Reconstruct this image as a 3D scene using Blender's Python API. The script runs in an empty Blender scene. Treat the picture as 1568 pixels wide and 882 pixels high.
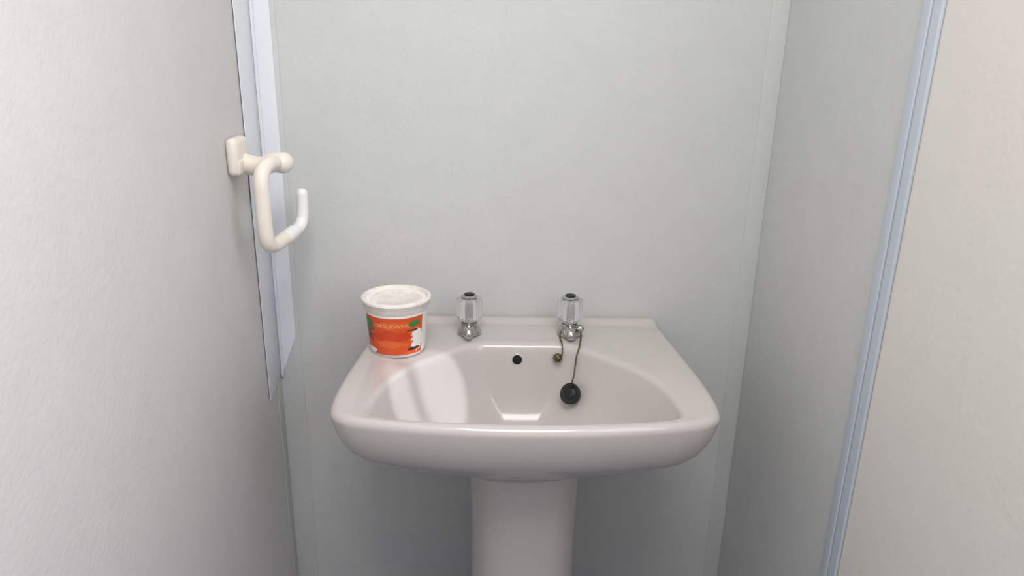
import bpy, bmesh, math, random
from math import sin, cos, pi, radians, atan2
from mathutils import Vector, Matrix, Euler
from mathutils.bvhtree import BVHTree
random.seed(4)
sc = bpy.context.scene
try:
    sc.view_settings.view_transform = 'Standard'
    sc.view_settings.look = 'None'
except Exception as e: print(e)

def lin(c):
    return tuple(((x/255)/12.92 if x/255 <= .04045 else ((x/255+.055)/1.055)**2.4) for x in c)+(1,)

# ---------- materials ----------
def mat(name, col, rough=.5, metal=0, bump=0, bscale=200, mottle=0, mscale=6, spec=.5, coat=0, trans=0, ior=1.45, col2=None):
    m = bpy.data.materials.new(name); m.use_nodes = True
    nt = m.node_tree; b = nt.nodes['Principled BSDF']
    b.inputs['Base Color'].default_value = lin(col)
    b.inputs['Roughness'].default_value = rough
    b.inputs['Metallic'].default_value = metal
    b.inputs['Specular IOR Level'].default_value = spec
    b.inputs['Coat Weight'].default_value = coat
    b.inputs['Coat Roughness'].default_value = .08
    b.inputs['Transmission Weight'].default_value = trans
    b.inputs['IOR'].default_value = ior
    tc = nt.nodes.new('ShaderNodeTexCoord')
    if mottle:
        n = nt.nodes.new('ShaderNodeTexNoise'); n.inputs['Scale'].default_value = mscale
        n.inputs['Detail'].default_value = 8; n.inputs['Roughness'].default_value = .75
        nt.links.new(tc.outputs['Object'], n.inputs['Vector'])
        r = nt.nodes.new('ShaderNodeMapRange'); r.inputs[1].default_value = .3; r.inputs[2].default_value = .7
        nt.links.new(n.outputs['Fac'], r.inputs[0])
        mx = nt.nodes.new('ShaderNodeMix'); mx.data_type = 'RGBA'
        c = lin(col); k = 1-mottle
        mx.inputs[6].default_value = lin(col2) if col2 else (c[0]*k, c[1]*k, c[2]*k, 1)
        mx.inputs[7].default_value = c
        nt.links.new(r.outputs[0], mx.inputs[0])
        nt.links.new(mx.outputs[2], b.inputs['Base Color'])
    if bump:
        n2 = nt.nodes.new('ShaderNodeTexNoise'); n2.inputs['Scale'].default_value = bscale; n2.inputs['Detail'].default_value = 4
        nt.links.new(tc.outputs['Object'], n2.inputs['Vector'])
        bp = nt.nodes.new('ShaderNodeBump'); bp.inputs['Strength'].default_value = bump; bp.inputs['Distance'].default_value = .002
        nt.links.new(n2.outputs['Fac'], bp.inputs['Height']); nt.links.new(bp.outputs['Normal'], b.inputs['Normal'])
    return m

M_wall = mat('wall_board', (206,207,205), .6, bump=.25, bscale=160, mottle=.06, mscale=14)
M_wallL = mat('wall_board_left', (208,206,203), .6, bump=.25, bscale=160, mottle=.06, mscale=14)
M_wallR = mat('door_panel_paint', (227,222,216), .5, bump=.2, bscale=120, mottle=.04, mscale=20)
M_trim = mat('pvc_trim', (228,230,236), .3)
M_trimR = mat('pvc_trim_grey', (192,200,209), .4)
M_floor = mat('vinyl_floor', (100,102,138), .4, mottle=.2, mscale=30)
M_ceil = mat('ceiling_paint', (225,222,218), .7)
M_por = mat('glazed_porcelain', (194,187,184), .22, mottle=.03, mscale=12, coat=.4)
M_chrome = mat('chrome', (205,203,200), .16, 1, mottle=.25, mscale=90)
M_acryl = mat('clear_acrylic', (250,250,250), .05, trans=.8, ior=1.47)
M_black = mat('black_rubber', (26,28,28), .5, mottle=.3, mscale=60)
M_dark = mat('dark_hole', (14,12,12), .8)
M_brass = mat('tarnished_brass', (120,108,84), .35, 1, mottle=.4, mscale=200)
M_cream = mat('cream_plastic', (233,224,213), .35, mottle=.04, mscale=30)
M_white = mat('white_plastic', (240,238,236), .3)
M_lid = mat('dusty_lid', (243,240,236), .5, mottle=1, mscale=45, col2=(218,206,196))

# ---------- helpers ----------
def mkobj(name, bm, m=None, smooth=True, parent=None, sharp=40):
    me = bpy.data.meshes.new(name)
    bmesh.ops.recalc_face_normals(bm, faces=bm.faces)
    bm.to_mesh(me); bm.free()
    o = bpy.data.objects.new(name, me); sc.collection.objects.link(o)
    if m: me.materials.append(m)
    if smooth:
        me.polygons.foreach_set('use_smooth', [True]*len(me.polygons))
        try: me.set_sharp_from_angle(angle=radians(sharp))
        except Exception: pass
    if parent: o.parent = parent
    return o

def empty(name, loc=(0,0,0)):
    e = bpy.data.objects.new(name, None); e.empty_display_size = .05
    e.location = loc; sc.collection.objects.link(e); return e

def add_box(bm, x0,x1,y0,y1,z0,z1, bev=0):
    r = bmesh.ops.create_cube(bm, size=1)
    for v in r['verts']:
        v.co = Vector(((x0+x1)/2+v.co.x*(x1-x0),(y0+y1)/2+v.co.y*(y1-y0),(z0+z1)/2+v.co.z*(z1-z0)))
    if bev:
        es = list({e for v in r['verts'] for e in v.link_edges})
        bmesh.ops.bevel(bm, geom=es, offset=bev, segments=3, affect='EDGES', profile=.5)

def box(name,x0,x1,y0,y1,z0,z1,m,bev=0,parent=None):
    bm = bmesh.new(); add_box(bm,x0,x1,y0,y1,z0,z1,bev)
    return mkobj(name,bm,m,smooth=bev>0,parent=parent)

def lathe(bm, prof, n=48, M=None, rf=None):
    M = M or Matrix.Identity(4); rings=[]
    for i,(r,z) in enumerate(prof):
        if r < 1e-6:
            rings.append([bm.verts.new(M@Vector((0,0,z)))])
        else:
            rings.append([bm.verts.new(M@Vector((r*(rf(2*pi*k/n,i) if rf else 1)*cos(2*pi*k/n), r*(rf(2*pi*k/n,i) if rf else 1)*sin(2*pi*k/n), z))) for k in range(n)])
    for a,b in zip(rings, rings[1:]):
        for k in range(n):
            k2=(k+1)%n
            if len(a)==1 and len(b)==1: continue
            if len(a)==1: bm.faces.new((a[0],b[k],b[k2]))
            elif len(b)==1: bm.faces.new((a[k],a[k2],b[0]))
            else: bm.faces.new((a[k],a[k2],b[k2],b[k]))

def cr(p, n=12, closed=True):
    out=[]; L=len(p)
    rng = range(L) if closed else range(L-1)
    for i in rng:
        g = (lambda j: Vector(p[j%L])) if closed else (lambda j: Vector(p[max(0,min(L-1,j))]))
        a,b,c,d = g(i-1),g(i),g(i+1),g(i+2)
        for k in range(n):
            t=k/n
            out.append(.5*((2*b)+(c-a)*t+(2*a-5*b+4*c-d)*t*t+(3*b-a-3*c+d)*t**3))
    if not closed: out.append(Vector(p[-1]))
    return out

def sweep(bm, pts, rad, n=20, flat=1.0):
    L=len(pts); rr=[rad]*L if not isinstance(rad,(list,tuple)) else list(rad)
    T=[(pts[min(i+1,L-1)]-pts[max(i-1,0)]).normalized() for i in range(L)]
    up = Vector((1,0,0)) if abs(T[0].x)<.9 else Vector((0,0,1))
    N=(up-T[0]*up.dot(T[0])).normalized()
    frames=[]
    for i in range(L):
        N=(N-T[i]*N.dot(T[i])).normalized(); frames.append(N.copy())
    seq=[]
    for a in (90,70,50,30,15):
        seq.append((pts[0]-T[0]*rr[0]*sin(radians(a)), rr[0]*cos(radians(a)), T[0], frames[0]))
    for i in range(L): seq.append((pts[i],rr[i],T[i],frames[i]))
    for a in (15,30,50,70,90):
        seq.append((pts[-1]+T[-1]*rr[-1]*sin(radians(a)), rr[-1]*cos(radians(a)), T[-1], frames[-1]))
    rings=[]
    for p,r,t,f in seq:
        b=t.cross(f)*flat
        if r<1e-5: rings.append([bm.verts.new(p)])
        else: rings.append([bm.verts.new(p+f*cos(2*pi*k/n)*r+b*sin(2*pi*k/n)*r) for k in range(n)])
    for a,b in zip(rings,rings[1:]):
        for k in range(n):
            k2=(k+1)%n
            if len(a)==1: bm.faces.new((a[0],b[k],b[k2]))
            elif len(b)==1: bm.faces.new((a[k],a[k2],b[0]))
            else: bm.faces.new((a[k],a[k2],b[k2],b[k]))

# ---------- room ----------
XL, XR, YF, ZC = -.405, .468, -2.3, 2.3
YT=-.424
box('wall_back', XL-.08, XR+.08, 0, .06, 0, ZC, M_wall)
box('wall_left', XL-.06, XL, YF, -.0005, 0, ZC, M_wallL)
box('wall_right', XR,XR+.06,YT,-.0005,0,ZC, M_wall)
VY0,VY1,VZ0,VZ1=-1.35,-.78,.95,2.1
bm=bmesh.new()
add_box(bm,XR,XR+.06,VY1,YT-.0005,0,ZC); add_box(bm,XR,XR+.06,YF,VY0,0,ZC)
add_box(bm,XR,XR+.06,VY0,VY1,0,VZ0); add_box(bm,XR,XR+.06,VY0,VY1,VZ1,ZC)
mkobj('wall_right_panel',bm,M_wallR,False)
bm=bmesh.new()
add_box(bm,XR+.01,XR+.05,VY0,VY1,VZ0,VZ0+.025); add_box(bm,XR+.01,XR+.05,VY0,VY1,VZ1-.025,VZ1)
add_box(bm,XR+.01,XR+.05,VY0,VY0+.025,VZ0,VZ1); add_box(bm,XR+.01,XR+.05,VY1-.025,VY1,VZ0,VZ1)
add_box(bm,XR+.01,XR+.05,-1.08,-1.04,VZ0,VZ1)
add_box(bm,XR+.028,XR+.034,-.913,-.908,VZ0,VZ1)  # extra thin bar added to split the spot's patch in two
mkobj('window_1',bm,M_white,False)
box('floor', XL-.1, XR+.1, YF-.1, .1, -.05, -.0005, M_floor)
box('ceiling', XL-.1, XR+.1, YF-.1, .1, ZC+.0005, ZC+.05, M_ceil)
box('wall_front',XL-.1,XR+.1,YF-.06,YF-.0005,0,ZC,M_wall)

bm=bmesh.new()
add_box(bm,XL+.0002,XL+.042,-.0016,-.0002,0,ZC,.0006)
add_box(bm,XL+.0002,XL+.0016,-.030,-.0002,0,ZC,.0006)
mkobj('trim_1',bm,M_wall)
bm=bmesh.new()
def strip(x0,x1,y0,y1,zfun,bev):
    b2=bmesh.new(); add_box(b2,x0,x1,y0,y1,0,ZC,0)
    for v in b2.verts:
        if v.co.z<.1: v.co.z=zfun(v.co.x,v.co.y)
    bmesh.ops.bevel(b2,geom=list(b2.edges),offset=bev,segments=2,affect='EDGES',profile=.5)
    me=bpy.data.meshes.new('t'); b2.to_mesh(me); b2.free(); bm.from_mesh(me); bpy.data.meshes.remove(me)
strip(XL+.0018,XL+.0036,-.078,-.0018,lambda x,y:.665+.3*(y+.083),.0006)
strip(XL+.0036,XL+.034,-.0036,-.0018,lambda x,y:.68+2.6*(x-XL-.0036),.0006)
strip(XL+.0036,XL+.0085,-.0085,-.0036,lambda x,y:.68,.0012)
mkobj('trim_2_lit',bm,M_trim)  # bright leaf ends on a slant to stand for the light fading out
bm=bmesh.new()
add_box(bm,XR-.030,XR-.0002,-.0012,-.0002,0,ZC,.0004)
mkobj('trim_3',bm,M_wall)
bm=bmesh.new()
add_box(bm,XR-.005,XR-.0002,-.445,-.404,0,ZC,.002)
add_box(bm,XR-.008,XR-.005,-.428,-.410,0,ZC,.0014)
mkobj('trim_4',bm,M_trimR)

# ---------- washbasin ----------
BX, RZ = .042, .80
basin = empty('washbasin',(BX,0,0))
half=[(0,-.001),(.12,-.001),(.225,-.001),(.243,-.003),(.249,-.012),(.256,-.08),(.265,-.17),(.272,-.25),(.274,-.315),(.271,-.352),(.261,-.373),(.235,-.389),(.18,-.401),(.09,-.411),(0,-.414)]
def mirror(h):
    return h+[(-x,y) for x,y in reversed(h[1:-1])]
outer=cr([(x,y,0) for x,y in mirror(half)],14)
ih=[(0,-.112),(.045,-.112),(.075,-.115),(.103,-.133),(.136,-.167),(.176,-.210),(.203,-.262),(.216,-.318),(.217,-.356),(.202,-.375),(.16,-.385),(.08,-.392),(0,-.394)]
inner=cr([(x,y,0) for x,y in mirror(ih)],14)
C=Vector((0,-.26,0)); NT=360
def polar(poly,th):
    d=Vector((cos(th),sin(th),0)); best=0
    L=len(poly)
    for i in range(L):
        a=poly[i]-C; b=poly[(i+1)%L]-C; e=b-a
        den=d.x*e.y-d.y*e.x
        if abs(den)<1e-12: continue
        t=(a.x*e.y-a.y*e.x)/den; u=(a.x*d.y-a.y*d.x)/den
        if t>0 and -1e-6<=u<=1+1e-6: best=max(best,t)
    return best
ths=[2*pi*k/NT+.001 for k in range(NT)]
RO=[polar(outer,t) for t in ths]; RI=[polar(inner,t) for t in ths]
def sm(a,b,x):
    t=max(0,min(1,(x-a)/(b-a))); return t*t*(3-2*t)
rings=[]
def P(k,r): return Vector((C.x+r*cos(ths[k]),C.y+r*sin(ths[k]),0))
def belly(sx,sy,z):
    ring=[]
    for k in range(NT):
        p=P(k,RO[k]); ring.append(Vector((p.x*sx, p.y*sy, z)))
    rings.append(ring)
prof=[(.25,.69,-.168),(.30,.71,-.160),(.40,.75,-.142),(.56,.81,-.126),(.70,.86,-.111),(.81,.905,-.096),(.885,.94,-.082),(.93,.962,-.068),(.96,.979,-.052),(.979,.990,-.036),(.992,.997,-.022),(.998,.999,-.014)]
for a,b,c in prof: belly(a,b,RZ+c)
for i in range(7):
    a=radians(90*i/6); rr=.011
    rings.append([P(k,RO[k]-rr*(1-cos(a)))+Vector((0,0,RZ-rr+rr*sin(a))) for k in range(NT)])
def deckz(p):
    return RZ+.007*sm(-.030,-.020,p.y)
for ring in rings[-4:]:
    for v in ring: v.z+= .007*sm(-.030,-.020,v.y)
for t in [.03,.06,.1,.14,.18,.23,.28,.34,.4,.5,.6,.7,.8,.87]:
    ring=[]
    for k in range(NT):
        ro=RO[k]-.011; ri=RI[k]+.008
        p=P(k,ro+(ri-ro)*t); w=ro-ri
        p.z=deckz(p)-.003*sm(.2,1,t)*max(0,min(1,w/.05)); ring.append(p)
    rings.append(ring)
for i in range(7):
    a=radians(75*i/6); rr=.014
    ring=[]
    for k in range(NT):
        p=P(k,RI[k]+.008-rr*sin(a)); w=RO[k]-.011-RI[k]-.008
        p.z=RZ-.003*max(0,min(1,w/.05))-rr*(1-cos(a)); ring.append(p)
    rings.append(ring)
base=rings[-1]; BC=Vector((0,-.265,0))
# x scale, back-half y scale, front-half y scale, depth
for sx,sb,sf,dz in [(.975,.986,.982,.022),(.945,.972,.955,.036),(.905,.955,.92,.05),(.86,.935,.88,.065),(.80,.912,.83,.08),(.72,.885,.76,.095),(.62,.85,.64,.109),(.52,.80,.50,.121),(.42,.72,.38,.132),(.32,.58,.28,.141),(.22,.38,.2,.147),(.12,.16,.12,.150),(.07,.07,.07,.151)]:
    ring=[]
    for v in base:
        d=v.y-BC.y; w=sm(-.03,.05,d)
        s=sf+(sb-sf)*w
        ring.append(Vector((v.x*sx, BC.y+d*s, RZ-dz)))
    rings.append(ring)
bm=bmesh.new()
vr=[[bm.verts.new(v) for v in r] for r in rings]
for a,b in zip(vr,vr[1:]):
    for k in range(NT):
        bm.faces.new((a[k],a[(k+1)%NT],b[(k+1)%NT],b[k]))
bm.faces.new(vr[0]); bm.faces.new(list(reversed(vr[-1])))
bmesh.ops.recalc_face_normals(bm,faces=bm.faces)
bvh=BVHTree.FromBMesh(bm)
mkobj('bowl',bm,M_por,parent=basin,sharp=60)
bm=bmesh.new(); pr=[]
for hw,yf,z in [(.118,-.325,0),(.118,-.325,.03),(.110,-.318,.06),(.098,-.308,.12),(.091,-.300,.22),(.088,-.296,.35),(.087,-.294,.48),(.089,-.294,.57),(.092,-.296,.62),(.097,-.298,.650)]:
    ring=[]; yb=-.10; n=64
    for k in range(n):
        t=2*pi*k/n; c,s=cos(t),sin(t)
        e=.75
        x=hw*math.copysign(abs(c)**e,c)+.006
        yc=-.19
        y=yc+(math.copysign(abs(s)**e,s))*((yb-yc) if s>0 else (yc-yf))
        ring.append(bm.verts.new((x,y,z)))
    pr.append(ring)
# neck rises around the belly of the bowl (open collar, no inner cap)
ring=[]
for v in pr[-1]:
    ring.append(bm.verts.new((v.co.x*1.01,v.co.y,.668)))
pr.append(ring)
for a,b in zip(pr,pr[1:]):
    for k in range(64): bm.faces.new((a[k],a[(k+1)%64],b[(k+1)%64],b[k]))
bm.faces.new(pr[0])
mkobj('pedestal',bm,M_por,parent=basin,sharp=60)
def wallhit(x,z):
    h=bvh.ray_cast(Vector((x,-.27,z)),Vector((0,1,0))); n=h[1]
    if n.y>0: n=-n
    return h[0],n
p,n=wallhit(-.007,RZ-.030)
Mh=Matrix.Translation(p-n*.003)@n.to_track_quat('Z','Y').to_matrix().to_4x4()
bm=bmesh.new(); lathe(bm,[(0,.0036),(.0082,.0036),(.0086,.003),(.0086,0)],32,Mh); mkobj('overflow_hole',bm,M_dark,parent=basin)
bm=bmesh.new(); lathe(bm,[(.0082,.0034),(.0090,.0038),(.0102,.0030)],32,Mh); mkobj('overflow_ring',bm,M_por,parent=basin)
bm=bmesh.new(); lathe(bm,[(0,.002),(.008,.002),(.016,.003),(.018,.001),(.018,0)],32,Matrix.Translation((0,-.262,RZ-.149))); mkobj('drain',bm,M_chrome,parent=basin)

# ---------- taps ----------
def tap(x):
    root=empty('basin_tap',(BX+x,-.072,RZ-.0005))
    bm=bmesh.new()
    lathe(bm,[(0,0),(.021,0),(.021,.003),(.0185,.008),(.0155,.011),(.0145,.020),(.0115,.021),(.0115,.024),(0,.024)],40)
    sweep(bm,cr([(0,-.004,.013),(0,-.018,.0145),(0,-.028,.013),(0,-.032,.009)],6,False),.0088,20)
    mkobj('body',bm,M_chrome,parent=root)
    bm=bmesh.new()
    fl=lambda t,i:1-.08*(.5+.5*cos(t*10))*(1 if 1<i<6 else 0)
    lathe(bm,[(0,.024),(.0155,.024),(.0210,.028),(.0228,.036),(.0230,.055),(.0220,.0615),(.0185,.0645),(0,.0645)],80,rf=fl)
    mkobj('acrylic_handle',bm,M_acryl,parent=root,sharp=25)
    bm=bmesh.new()
    lathe(bm,[(0,.025),(.0055,.025),(.0055,.06),(0,.06)],24); mkobj('spindle',bm,M_chrome,parent=root)
    bm=bmesh.new()
    lathe(bm,[(0,.0647),(.0140,.0647),(.0140,.0675),(.0105,.0695),(0,.070)],32); mkobj('cap_ring',bm,M_chrome,parent=root)
    bm=bmesh.new()
    lathe(bm,[(0,.0702),(.009,.0700),(.009,.0712),(0,.0718)],32); mkobj('cap',bm,M_black,parent=root)
    return root
tap(-.090); tap(.084)

# ---------- plug and chain ----------
plug=empty('sink_plug',(0,0,0))
def chain(bm,pts,r=.0017,step=.0036):
    pts=cr(pts,40,False); d=0
    for a,b in zip(pts,pts[1:]):
        d+=(b-a).length
        if d>=step:
            d-=step; bmesh.ops.create_icosphere(bm,subdivisions=2,radius=r,matrix=Matrix.Translation(b))
TX=BX+.084
bm=bmesh.new()
def surf(x,z,off=.003):
    p,n=wallhit(x-BX,z); return Vector((p.x+BX,p.y,p.z))+n*off
pp,pn=wallhit(.089,RZ-.077); pp=Vector((pp.x+BX,pp.y,pp.z))
e1=surf(TX+.010,RZ-.022,.005)
c1=[(TX+.018,-.094,RZ+.014),(TX+.017,-.106,RZ+.006),(TX+.012,e1.y+.008,RZ-.001),tuple(e1+Vector((.0005,-.001,.010))),tuple(e1+Vector((-.001,-.001,-.006))),tuple(surf(TX+.0075,RZ-.046,.006)),tuple(surf(TX+.0065,RZ-.060,.010))]
chain(bm,c1)
s2=surf(TX-.022,RZ-.024,.007)
e2=surf(TX-.014,RZ-.018,.005)
chain(bm,[(TX-.014,-.086,RZ+.012),(TX-.018,-.098,RZ+.004),(TX-.016,e2.y+.008,RZ+.0002),tuple(e2+Vector((0,-.001,.004))),tuple(s2+Vector((.006,0,.004))),tuple(s2)],.0015,.0031)
mkobj('ball_chain',bm,M_brass,parent=plug)
bm=bmesh.new(); bmesh.ops.create_uvsphere(bm,u_segments=24,v_segments=16,radius=.0078,matrix=Matrix.Translation(s2)); 
bmesh.ops.create_uvsphere(bm,u_segments=16,v_segments=10,radius=.0035,matrix=Matrix.Translation(s2+Vector((.001,-.0065,.002))))
mkobj('chain_stay',bm,M_brass,parent=plug)
bm=bmesh.new(); sweep(bm,[Vector((TX+.008,-.080,RZ+.012)),Vector((TX+.013,-.086,RZ+.0145)),Vector((TX+.017,-.091,RZ+.016))],.0072,16); mkobj('chain_lug',bm,M_chrome,parent=plug)
fn=(pn+Vector((0,-.25,.25))).normalized()
Mp=Matrix.Translation(pp+pn*.004)@fn.to_track_quat('Z','Y').to_matrix().to_4x4()
bm=bmesh.new(); lathe(bm,[(0,0),(.0145,0),(.0165,.004),(.0172,.009),(.0178,.010),(.0178,.013),(.0165,.0145),(.011,.0135),(.0095,.0150),(.004,.0155),(0,.0155)],48,Mp)
mkobj('stopper',bm,M_black,parent=plug)
bm=bmesh.new(); top=Mp@Vector((0,.010,.013)); sweep(bm,cr([tuple(top),tuple(top+Vector((0,-.002,.005))),tuple((top+Vector(c1[-1]))/2),c1[-1]],6,False),.0017,10); mkobj('stopper_link',bm,M_black,parent=plug)

# ---------- plastic tub ----------
tub=empty('plastic_tub',(-.163,-.142,RZ-.0008))
R0,R1,H=.0445,.0500,.088
m=bpy.data.materials.new('printed_label'); m.use_nodes=True; nt=m.node_tree; b=nt.nodes['Principled BSDF']; b.inputs['Roughness'].default_value=.35
tc=nt.nodes.new('ShaderNodeTexCoord'); sp=nt.nodes.new('ShaderNodeSeparateXYZ'); nt.links.new(tc.outputs['Object'],sp.inputs[0])
def math_(op,a,b_=None,c=None):
    n=nt.nodes.new('ShaderNodeMath'); n.operation=op
    for i,v in enumerate((a,b_,c)):
        if v is None: continue
        if isinstance(v,(int,float)): n.inputs[i].default_value=v
        else: nt.links.new(v,n.inputs[i])
    return n.outputs[0]
ny=math_('MULTIPLY',sp.outputs[1],-1)
ang=math_('ARCTAN2',sp.outputs[0],ny)
Z=sp.outputs[2]
nz=nt.nodes.new('ShaderNodeTexNoise'); nz.inputs['Scale'].default_value=170; nz.inputs['Detail'].default_value=3; nt.links.new(tc.outputs['Object'],nz.inputs['Vector'])
nz2=nt.nodes.new('ShaderNodeTexNoise'); nz2.inputs['Scale'].default_value=60; nz2.inputs['Detail'].default_value=4; nt.links.new(tc.outputs['Object'],nz2.inputs['Vector'])
def blob(a0,z0,ra,rz,wob=.5,noise=nz):
    da=math_('DIVIDE',math_('SUBTRACT',ang,a0),ra); dz=math_('DIVIDE',math_('SUBTRACT',Z,z0),rz)
    d=math_('ADD',math_('MULTIPLY',da,da),math_('MULTIPLY',dz,dz))
    d=math_('ADD',d,math_('MULTIPLY',math_('SUBTRACT',noise.outputs['Fac'],.5),wob*4))
    return math_('LESS_THAN',d,1)
def mixc(prev,fac,col):
    mx=nt.nodes.new('ShaderNodeMix'); mx.data_type='RGBA'
    if isinstance(prev,tuple): mx.inputs[6].default_value=prev
    else: nt.links.new(prev,mx.inputs[6])
    mx.inputs[7].default_value=lin(col); nt.links.new(fac,mx.inputs[0]); return mx.outputs[2]
c=lin((214,82,34))
c=mixc(c,blob(0,.036,.7,.010,.8,nz2),(202,66,28))
c=mixc(c,blob(-.1,.024,.6,.006,1,nz2),(224,100,48))
c=mixc(c,blob(.1,.056,.9,.005,1,nz2),(222,98,48))
c=mixc(c,blob(-1.0,.052,.30,.013,1.0),(60,110,50))
c=mixc(c,blob(.72,.058,.21,.006,1.0),(70,120,55))
c=mixc(c,blob(-1.0,.034,.2,.009,1.2),(120,50,30))
c=mixc(c,blob(.88,.029,.26,.019,.7),(236,232,226))
c=mixc(c,blob(-.95,.009,.30,.005,.8),(232,228,224))
c=mixc(c,blob(.74,.014,.24,.0028,.8),(60,35,30))
c=mixc(c,blob(.66,.046,.20,.0018,.8),(90,50,40))
c=mixc(c,math_('GREATER_THAN',ang,1.10),(236,232,228))
c=mixc(c,math_('LESS_THAN',Z,.005),(200,190,186))
c=mixc(c,math_('GREATER_THAN',Z,.0685),(240,238,234))
nt.links.new(c,b.inputs['Base Color']); M_label=m
bm=bmesh.new()
prof=[(0,.003),(R0-.004,.003),(R0-.003,0),(R0-.001,0),(R0,.002)]
for i in range(12):
    t=(i+1)/12; prof.append((R0+(R1-R0)*t,.002+(.075-.002)*t))
prof+=[(R1+.002,.076),(R1+.002,.078),(R1,.079),(R1,.086),(0,.086)]
lathe(bm,prof,96); mkobj('tub_body',bm,M_label,parent=tub,sharp=50)
bm=bmesh.new(); RL=.0545; q=.0085
lp=[(R1+.001,.066),(RL-.003,.066),(RL-.0018,.068),(RL,.078),(RL+.0016,.0795),(RL+.0012,.0825),(RL-.0015,.0838),(RL-.004,.0830),(RL-.0055,.0785),(RL-.0075,.0770),(RL-.013,.0774),(RL-.0145,.0792),(RL-.0165,.0796),(RL-.018,.0786),(.012,.0780),(0,.0780)]
lathe(bm,[(r,z+q) for r,z in lp],96)
mkobj('tub_lid',bm,M_lid,parent=tub,sharp=50)
cu=bpy.data.curves.new('lettering','FONT'); cu.body='GESUIWER'; cu.size=.0105; cu.align_x='CENTER'
to=bpy.data.objects.new('lettering_src',cu); sc.collection.objects.link(to)
dg=bpy.context.evaluated_depsgraph_get(); me=bpy.data.meshes.new_from_object(to.evaluated_get(dg))
bpy.data.objects.remove(to)
for v in me.vertices:
    z=.0525+v.co.y*.8; r=R0+(R1-R0)*((z-.002)/.073)+.0004; a=v.co.x*1.15/r-.05
    v.co=Vector((r*sin(a),-r*cos(a),z))
lt=bpy.data.objects.new('lettering',me); sc.collection.objects.link(lt); me.materials.append(mat('letter_ink',(240,176,130),.4)); lt.parent=tub

# ---------- toilet roll holder ----------
tr=empty('toilet_roll_holder',(0,0,0))
bm=bmesh.new()
add_box(bm,XL+.0038,XL+.020,-.165,-.098,1.082,1.108,.006)
add_box(bm,XL+.0003,XL+.018,-.168,-.112,1.082,1.138,.008)
mkobj('mount_plate',bm,M_cream,parent=tr)
bm=bmesh.new()
pts=cr([(XL+.010,-.132,1.098),(XL+.028,-.132,1.094),(XL+.045,-.132,1.094),(XL+.060,-.132,1.099),(XL+.074,-.132,1.099)],8,False)
sweep(bm,pts,[.0165-.002*min(1,i/12)+.002*max(0,(i-20)/12) for i in range(len(pts))],24)
mkobj('arm',bm,M_cream,parent=tr)
bm=bmesh.new()
pts=cr([(-.337,-.136,1.099),(-.341,-.165,1.102),(-.344,-.188,1.096),(-.345,-.198,1.080),(-.345,-.199,1.05),(-.345,-.199,1.01),(-.344,-.193,.988),(-.341,-.175,.980),(-.334,-.135,.982)],8,False)
sweep(bm,pts,.0112,24)
mkobj('hanger_bar',bm,M_cream,parent=tr)
bm=bmesh.new()
pts=cr([(-.334,-.137,.982),(-.330,-.105,.984),(-.327,-.086,.986),(-.324,-.072,.996),(-.323,-.068,1.016),(-.323,-.067,1.038)],8,False)
sweep(bm,pts,[.0112]*10+[.0098]*(len(pts)-10),24)
mkobj('hanger_end',bm,M_white,parent=tr)

# ---------- lights ----------
w=bpy.data.worlds.new('World'); sc.world=w; w.use_nodes=True
w.node_tree.nodes['Background'].inputs[0].default_value=lin((190,205,235)); w.node_tree.nodes['Background'].inputs[1].default_value=1
def area(name,loc,tgt,sx,sy,e,col):
    l=bpy.data.lights.new(name,'AREA'); l.shape='RECTANGLE'; l.size=sx; l.size_y=sy; l.energy=e; l.color=col
    o=bpy.data.objects.new(name,l); sc.collection.objects.link(o); o.location=loc
    o.rotation_euler=(Vector(tgt)-Vector(loc)).to_track_quat('-Z','Y').to_euler(); return o
area('side_window_daylight',(XR+.08,(VY0+VY1)/2,(VZ0+VZ1)/2),(XR-1,(VY0+VY1)/2,(VZ0+VZ1)/2-.1),.57,1.15,10.5,(.92,.95,1))
area('ceiling_fill',(.05,-1.2,ZC-.03),(.05,-1.2,0),.6,.8,16.5,(1,.985,.965))  # unseen fill light, added under the ceiling to lift the side walls
# narrow spot added outside the window to throw a light patch into the bowl
sl=bpy.data.lights.new('bowl_patch_spot','SPOT'); sl.energy=68; sl.color=(.93,.96,1); sl.spot_size=radians(5.3); sl.spot_blend=.12; sl.shadow_soft_size=.008
try: sl.use_square=True
except Exception: pass
so=bpy.data.objects.new('bowl_patch_spot',sl); sc.collection.objects.link(so)
so.location=(.9,-1.35,1.75); so.rotation_euler=(Vector((-.10,-.225,.755))-Vector(so.location)).to_track_quat('-Z','Y').to_euler()

# ---------- camera ----------
cd=bpy.data.cameras.new('camera'); cam=bpy.data.objects.new('camera',cd); sc.collection.objects.link(cam)
cd.sensor_width=36; cd.lens=36*1120/1568; cd.clip_start=.01
cam.matrix_world=Matrix.Translation((0,-1.26,1.275))@Matrix.Rotation(radians(-1.2),4,'Z')@Matrix.Rotation(radians(90-18.3),4,'X')@Matrix.Rotation(radians(1.1),4,'Z')
sc.camera=cam
